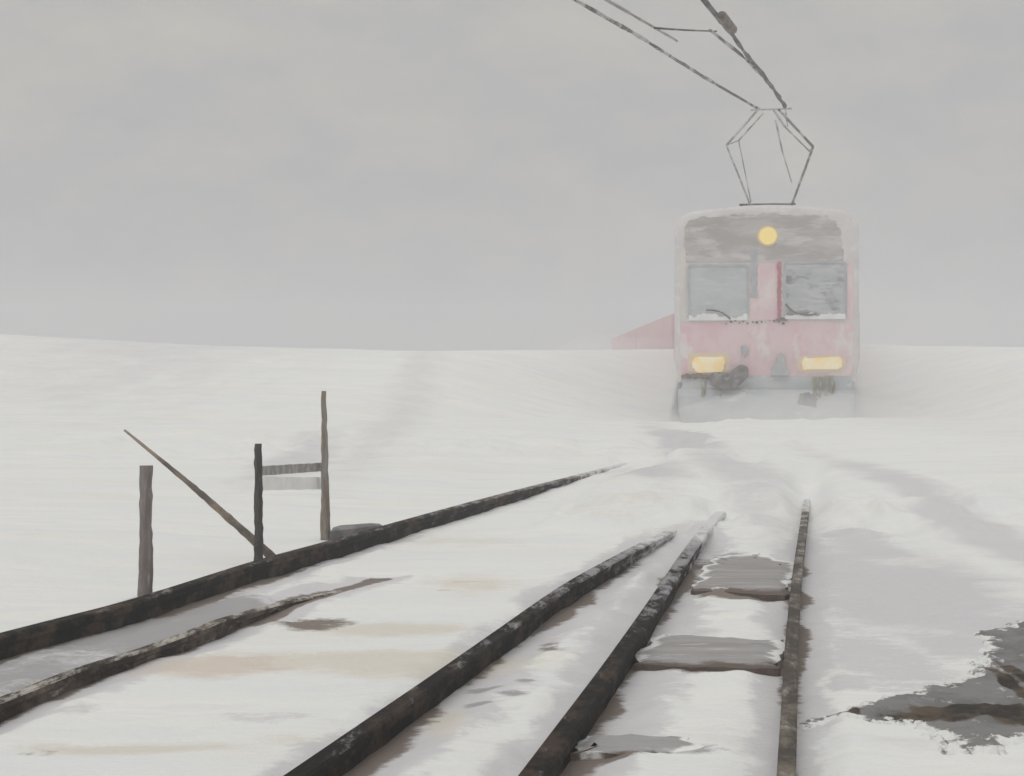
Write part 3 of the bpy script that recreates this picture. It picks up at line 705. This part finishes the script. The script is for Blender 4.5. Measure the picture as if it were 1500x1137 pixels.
def windscreen(u0, u1, z0, z1, gmat, seed, label):
    bm = bmesh.new(); o_ = rrect(u0, u1, z0, z1, 0.05); i_ = rrect(u0 + 0.035, u1 - 0.035, z0 + 0.035, z1 - 0.035, 0.035)
    vo = [bm.verts.new(tp(-0.022, u, z)) for u, z in o_]; vi = [bm.verts.new(tp(-0.022, u, z)) for u, z in i_]
    bo = [bm.verts.new(tp(0.02, u, z)) for u, z in o_]; bi = [bm.verts.new(tp(0.02, u, z)) for u, z in i_]
    n = len(o_)
    for k in range(n):
        j = (k + 1) % n
        bm.faces.new([vo[k], vo[j], vi[j], vi[k]]); bm.faces.new([vo[j], vo[k], bo[k], bo[j]]); bm.faces.new([vi[k], vi[j], bi[j], bi[k]])
    fr = from_bm('windscreen', bm, M_greyblue, train); fr['label'] = label
    bm = bmesh.new(); plate(bm, rrect(u0 + 0.03, u1 - 0.03, z0 + 0.03, z1 - 0.03, 0.035), -0.008, 0.015)
    from_bm('pane', bm, gmat, fr)
    # packed snow along the sill
    bm = bmesh.new(); rr = random.Random(seed); lp = [(u0 + 0.02, z0 - 0.02)]
    m = 40
    for k in range(m + 1): lp.append((u0 + 0.02 + (u1 - u0 - 0.04) * k / m, z0 + 0.015 + 0.13 * max(0.0, float(fbm(np.array([k * 0.23]), np.array([seed * 3.7]), 3, 3)[0]) - 0.22)))
    lp.append((u1 - 0.02, z0 - 0.02))
    plate(bm, lp, -0.045, 0.0); from_bm('sill_snow', bm, M_crust, fr)
    return fr
wl = windscreen(-1.22, -0.265, 1.63, 2.49, M_glass_pale, 3, 'pale frosted left windscreen')
wr = windscreen(0.275, 1.235, 1.645, 2.525, M_glass_dark, 4, 'darker right windscreen')
def wiper(parent, pts):
    bm = bmesh.new(); tube(bm, catmull([tp(-0.055, u, z) for u, z in pts], 0.05), 0.014, 6, 0.5, 2); from_bm('wiper', bm, M_wiper, parent)
wiper(wl, [(-0.93, 1.77), (-0.80, 1.765), (-0.66, 1.72), (-0.55, 1.63)])
wiper(wr, [(0.30, 1.86), (0.42, 1.74), (0.60, 1.69), (0.78, 1.70)])
for k in range(14):                                           # row of rivets on the waist line
    u = -0.62 + k * 0.068 + rng.uniform(-0.012, 0.012); s_ = rng.uniform(0.008, 0.022); z = 1.585 + rng.uniform(-0.03, 0.03)
    bm = bmesh.new(); tbox(bm, -0.024, 0.0, u - s_, u + s_, z - s_, z + s_ * 0.6); from_bm('rivet', bm, M_wiper, train)
bm = bmesh.new(); plate(bm, [(0.13, 1.59), (0.34, 1.605), (0.30, 1.64), (0.22, 1.66), (0.16, 1.63)], -0.04, 0.0); from_bm('door_step', bm, M_gear, train)
# headlight
hd = bmesh.new(); plate(hd, disc(0.03, 2.925, 0.165, 30), -0.020, 0.01); hdo = from_bm('headlight', hd, M_bowl, train); hdo['label'] = 'round yellow headlight above the windscreens'
bm = bmesh.new(); plate(bm, disc(0.03, 2.925, 0.135, 30, 0.05), -0.05, -0.005); from_bm('lens', bm, M_head, hdo)
# marker lamps low on the front
def marker(u0, u1, z0, z1, lu0, lu1, lz0, lz1, label):
    bm = bmesh.new(); plate(bm, rrect(u0, u1, z0, z1, 0.10), -0.016, 0.01); o_ = from_bm('marker_light', bm, M_bowl, train); o_['label'] = label
    bm = bmesh.new(); plate(bm, [(u + rng.uniform(-.018, .018), z + rng.uniform(-.018, .018)) for u, z in rrect(lu0, lu1, lz0, lz1, min(0.09, (lz1 - lz0) * 0.48))], -0.032, -0.004); from_bm('lens', bm, M_low, o_)
marker(-1.22, -0.56, 0.78, 1.10, -1.14, -0.64, 0.80, 1.05, 'left marker light glowing yellow')
marker(0.48, 1.22, 0.79, 1.06, 0.54, 1.17, 0.84, 1.03, 'right marker light, a flat yellow bar')
# below the pink panel
bm = bmesh.new(); plate(bm, ragged_rect(-1.31, 1.31, 0.52, 0.735, 31, 0.03), -0.02, 0.1); from_bm('buffer_beam', bm, M_apron, train)
bm = bmesh.new(); plate(bm, ragged_rect(-1.30, -0.72, 0.695, 0.765, 32, 0.03), -0.07, 0.0); from_bm('step_bar', bm, M_gear_dark, train)
bm = bmesh.new(); plate(bm, [(-0.86, 0.60), (-0.62, 0.52), (-0.46, 0.55), (-0.34, 0.66), (-0.27, 0.74), (-0.28, 0.88), (-0.38, 0.92), (-0.50, 0.86), (-0.58, 0.78), (-0.72, 0.80), (-0.86, 0.72)], -0.22, 0.0)
from_bm('coupler', bm, M_gear, train, False, 0.02)
bm = bmesh.new(); plate(bm, [(0.08, 0.74), (0.36, 0.74), (0.33, 0.86), (0.28, 0.93), (0.29, 1.05), (0.22, 1.10), (0.16, 1.02), (0.15, 0.93), (0.10, 0.88)], -0.12, 0.0)
from_bm('jumper_box', bm, M_greyblue, train, False, 0.015)
bm = bmesh.new(); plate(bm, [(-0.36, 1.06), (-0.29, 1.06), (-0.27, 1.17), (-0.31, 1.22), (-0.39, 1.20)], -0.05, 0.0); from_bm('socket', bm, M_greyblue, train)
for k, (u, z0, z1, dk_) in enumerate([(-0.97, 0.42, 0.66, 0), (-0.70, 0.38, 0.62, 0), (0.74, 0.42, 0.72, 0), (0.83, 0.40, 0.72, 0), (0.92, 0.44, 0.74, 0), (1.0, 0.50, 0.74, 0), (1.02, 0.48, 0.64, 1)]):
    bm = bmesh.new(); tube(bm, [tp(-0.06, u, z1), tp(-0.12, u + 0.01, (z0 + z1) / 2), tp(-0.08, u - 0.01, z0)], 0.028, 8, 0.3, k)
    from_bm('hose', bm, M_gear_dark if dk_ else M_hose, train)
bm = bmesh.new(); plate(bm, ragged_rect(0.50, 0.78, 0.24, 0.47, 35, 0.05), -0.16, -0.02); from_bm('tow_box', bm, M_gear, train)
# snow plough apron, bulged forward
bm = bmesh.new(); rows = []
for z, hw, s_ in ((0.53, 1.37, -0.015), (0.36, 1.37, -0.05), (0.18, 1.35, -0.12), (0.0, 1.31, -0.22), (-0.1, 1.30, -0.25)):
    rows.append([bm.verts.new(tp(s_ - 0.10 * (1 - (u * u)), u * hw, z)) for u in np.linspace(-1, 1, 25)])
back = [[bm.verts.new(v.co + TD * 0.12) for v in r_] for r_ in rows]
for A, sgn in ((rows, 1), (back, -1)):
    for i in range(len(A) - 1):
        for j in range(24):
            q = [A[i][j], A[i + 1][j], A[i + 1][j + 1], A[i][j + 1]]; bm.faces.new(q if sgn > 0 else q[::-1])
for i in range(len(rows) - 1):
    for j in (0, 24): bm.faces.new([rows[i][j], rows[i + 1][j], back[i + 1][j], back[i][j]])
for j in range(24):
    for i in (0, len(rows) - 1): bm.faces.new([rows[i][j], rows[i][j + 1], back[i][j + 1], back[i][j]])
from_bm('snow_plough', bm, M_apron, train, True)
side_fit(train, 0, LEN, 4)
bogie(train, 2.3); bogie(train, LEN - 2.3)

# pantograph on the roof
PY = tp(1.0, 0, 0).y
pan = empty('pantograph'); pan.parent = train; pan.location = (0, 0, 3.45)
def pt(px, py, dy=0.0): return at_depth(px, py, PY + dy)
def arm(name, pts, rad, mat, seed):
    bm = bmesh.new(); tube(bm, pts, rad * 0.8, 7, 0.25, seed); return from_bm(name, bm, mat, pan, True)
for i, (a, b_, rd, m_, dy) in enumerate([
        ((1112, 159), (1064, 213), 0.024, M_panto, -0.1), ((1118, 166), (1082, 206), 0.018, M_panto, 0.5),
        ((1064, 213), (1099, 300), 0.020, M_panto, -0.1),
        ((1140, 160), (1191, 215), 0.027, M_panto_brown, -0.1), ((1133, 160), (1150, 186), 0.030, M_panto, 0.5),
        ((1191, 215), (1160, 300), 0.026, M_panto_brown, -0.1), ((1150, 186), (1186, 222), 0.018, M_panto, 0.5),
        ((1136, 176), (1146, 222), 0.020, M_panto, 0.3), ((1146, 222), (1160, 268), 0.014, M_panto, 0.3), ((1082, 206), (1100, 296), 0.012, M_panto, 0.5)]):
    arm('arm', line(pt(*a, dy), pt(*b_, dy), 8), rd, m_, i)
arm('contact_bar', line(pt(1100, 161, 0.1), pt(1160, 159, 0.1), 6), 0.022, M_panto, 21)
arm('contact_bar', line(pt(1150, 158, 0.2), pt(1154, 186, 0.2), 6), 0.016, M_panto, 22)
arm('knee_bar', line(pt(1064, 213, -0.1), pt(1082, 206, 0.5), 4), 0.014, M_panto, 23)
arm('knee_bar', line(pt(1191, 215, -0.1), pt(1186, 222, 0.5), 4), 0.014, M_panto, 24)
arm('base_frame', line(tp(0.8, -0.42, 3.50), tp(0.8, 0.48, 3.50), 8), 0.022, M_equip, 25)
arm('base_frame', line(tp(1.6, -0.42, 3.50), tp(1.6, 0.48, 3.50), 8), 0.022, M_equip, 26)
for s_, u in ((0.8, -0.38), (0.8, 0.42), (1.6, -0.38), (1.6, 0.42)):
    bm = bmesh.new(); tube(bm, [tp(s_, u, 3.36 + q * 0.03) for q in range(5)], [0.03, 0.05, 0.03, 0.05, 0.03], 8); from_bm('insulator', bm, M_insul, pan)

# low open wagons coupled behind, on the curve
def wbox(bm, s0, s1, u0, u1, z0, z1):
    bm_hull(bm, [wp(s0, u0, z0), wp(s0, u1, z0), wp(s0, u1, z1), wp(s0, u0, z1), wp(s1, u0, z0), wp(s1, u1, z0), wp(s1, u1, z1), wp(s1, u0, z1)])
def wagon(s0, label):
    r_ = empty('goods_wagon', wp(s0, 0, 0)); tag(r_, label, 'wagon', 'low wagons behind the railcar')
    s1 = s0 + WLEN
    bm = bmesh.new(); wbox(bm, s0, s1, -1.33, 1.33, 0.72, 0.90); from_bm('underframe', bm, M_gear, r_)
    for sg in (-1, 1):
        a, b_ = sorted((sg * 1.36, sg * HALF)); bm = bmesh.new(); wbox(bm, s0 + 0.05, s1 - 0.05, a, b_, 0.86, 1.93); from_bm('side_panel', bm, M_side, r_)
    for q in (s0 + 0.05, s1 - 0.12):
        bm = bmesh.new(); wbox(bm, q, q + 0.07, -1.357, 1.357, 0.903, 1.90); from_bm('end_panel', bm, M_side, r_)
    bm = bmesh.new(); n = 40; G = [[bm.verts.new(wp(s0 + 0.13 + (WLEN - 0.26) * i / n, -1.35 + 2.7 * j / 8, 1.62 + 0.16 * math.sin(math.pi * j / 8) + 0.08 * rng.random())) for j in range(9)] for i in range(n + 1)]
    for i in range(n):
        for j in range(8): bm.faces.new([G[i][j], G[i][j + 1], G[i + 1][j + 1], G[i + 1][j]])
    from_bm('snow_load', bm, M_crust, r_, True)
    for ds in (1.6, WLEN - 1.6):
        for sg in (-0.78, 0.78):
            bm = bmesh.new(); rg = [[bm.verts.new(wp(s0 + ds + 0.40 * math.cos(2 * math.pi * k / 20), sg + o2, 0.45 + 0.40 * math.sin(2 * math.pi * k / 20))) for k in range(20)] for o2 in (-0.06, 0.06)]
            for k in range(20): bm.faces.new([rg[0][k], rg[0][(k + 1) % 20], rg[1][(k + 1) % 20], rg[1][k]])
            bm.faces.new(rg[0]); bm.faces.new(rg[1][::-1]); from_bm('wheel', bm, M_gear, r_)
    bm = bmesh.new(); wbox(bm, s0 - 0.6, s0 + 0.0, -0.1, 0.1, 0.74, 0.88); from_bm('coupler', bm, M_gear_dark, r_)
wagon(0.0, 'low rose-red open wagon coupled directly behind the railcar, peeping out on its left')
wagon(WLEN + 0.7, 'second low rose wagon, half lost in fog above the snow bank')
wagon(2 * (WLEN + 0.7), 'last low rose wagon, the faintest end of the train')

# ------------------------------------------------------------------ overhead line
def wire(name, pts, rad, mat, label, cat='wire', n=8, jit=0.5, seed=1):
    bm = bmesh.new(); P = catmull(pts, 0.25)
    rr = random.Random(seed)
    tube(bm, P, [rad * rr.uniform(0.7, 1.25) for _ in P], n, jit, seed)
    o_ = from_bm(name, bm, mat, None, True); tag(o_, label, cat, 'overhead wires'); return o_
ZW = 5.2
def run(px_pts, z, end=None, back=9.0):
    p = [gp(x, y, z) for x, y in px_pts]
    d = (p[0] - p[1]).normalized(); p = [p[0] + d * back] + p
    if end is not None: p.append(end)
    return p
wA = wire('overhead_wire', run([(842, 0), (935, 53), (1015, 103), (1060, 130)], ZW, pt(1112, 160)), 0.021, M_wire, 'long dark overhead wire sloping from the upper left down to the pantograph', seed=2)
wire('overhead_wire', run([(888, 0), (930, 24), (992, 60)], ZW + 0.4), 0.018, M_wire_brown, 'faint brownish wire just above the long dark one, ending in the air', seed=3)
wB = wire('overhead_wire', run([(1030, 0), (1064, 40), (1095, 82), (1120, 112)], ZW, pt(1150, 156)), 0.028, M_wire_dark, 'thick dark cable coming steeply down to the right of the other wires', seed=4)
wire('overhead_wire', [gp(1040, 44, ZW + .1), gp(1080, 76, ZW), gp(1105, 100, ZW), gp(1143, 142, ZW)], 0.018, M_wire, 'thin strand running just under the thick dark cable', seed=5)
wire('span_wire', [gp(958, 41, ZW + .2), gp(1000, 44, ZW + 0.2), gp(1050, 46, ZW + .1)], 0.012, M_wire_dark, 'short level wire tied across between the sloping wires', seed=6)
bm = bmesh.new(); A, B = gp(1056, 22, ZW), gp(1074, 45, ZW)
tube(bm, line(A, B, 12), [0.045 + 0.022 * (i % 2) for i in range(13)], 10)
o = from_bm('insulator', bm, M_insul, wB)

# ------------------------------------------------------------------ mist
bm = bmesh.new(); bm_hull(bm, [Vector(p) for p in ((-130, -30, -1.5), (130, -30, -1.5), (130, -30, 7.0), (-130, -30, 7.0), (-130, 200, -1.5), (130, 200, -1.5), (130, 200, 7.0), (-130, 200, 7.0))])
m = bpy.data.materials.new('mist'); m.use_nodes = True; t = m.node_tree; t.nodes.clear()
o_ = N(t, 'ShaderNodeOutputMaterial'); v = N(t, 'ShaderNodeVolumePrincipled')
v.inputs['Color'].default_value = (0.85, 0.855, 0.875, 1); v.inputs['Density'].default_value = 0.0085; v.inputs['Anisotropy'].default_value = 0.2
t.links.new(v.outputs[0], o_.inputs['Volume'])
hz = from_bm('haze', bm, m); tag(hz, kind='stuff')
def cloud(cx, cy, cz, rx, ry, rz, dens, seed):
    bm = bmesh.new(); bmesh.ops.create_icosphere(bm, subdivisions=5, radius=1.0)
    for v in bm.verts:
        p = v.co.copy()
        k = 1 + 0.55 * (float(fbm(np.array([p.x * 1.6 + seed + p.z]), np.array([p.y * 1.6 - p.z * 0.7]), 3, seed)[0]) - 0.5)
        v.co = Vector((cx + p.x * rx * k, cy + p.y * ry * k, cz + p.z * rz * k))
    m = bpy.data.materials.new('drifting_snow'); m.use_nodes = True; t = m.node_tree; t.nodes.clear()
    o_ = N(t, 'ShaderNodeOutputMaterial'); v = N(t, 'ShaderNodeVolumePrincipled')
    v.inputs['Color'].default_value = (0.97, 0.97, 0.975, 1); v.inputs['Density'].default_value = dens; v.inputs['Anisotropy'].default_value = 0.1
    t.links.new(v.outputs[0], o_.inputs['Volume'])
    tag(from_bm('snow_mist', bm, m), kind='stuff')
cloud(3.95, 21.7, -0.05, 2.3, 1.5, 0.54, 0.30, 3)              # powder whirled up by the plough
cloud(4.0, 21.3, 1.5, 3.6, 2.1, 2.7, 0.024, 9)
cloud(4.1, 21.6, 1.0, 2.7, 1.7, 2.0, 0.028, 15)               # thinner veil in front of the train
cloud(2.5, 30.0, 0.95, 1.7, 3.0, 0.5, 0.08, 21)               # spindrift over the bank beside the wagons
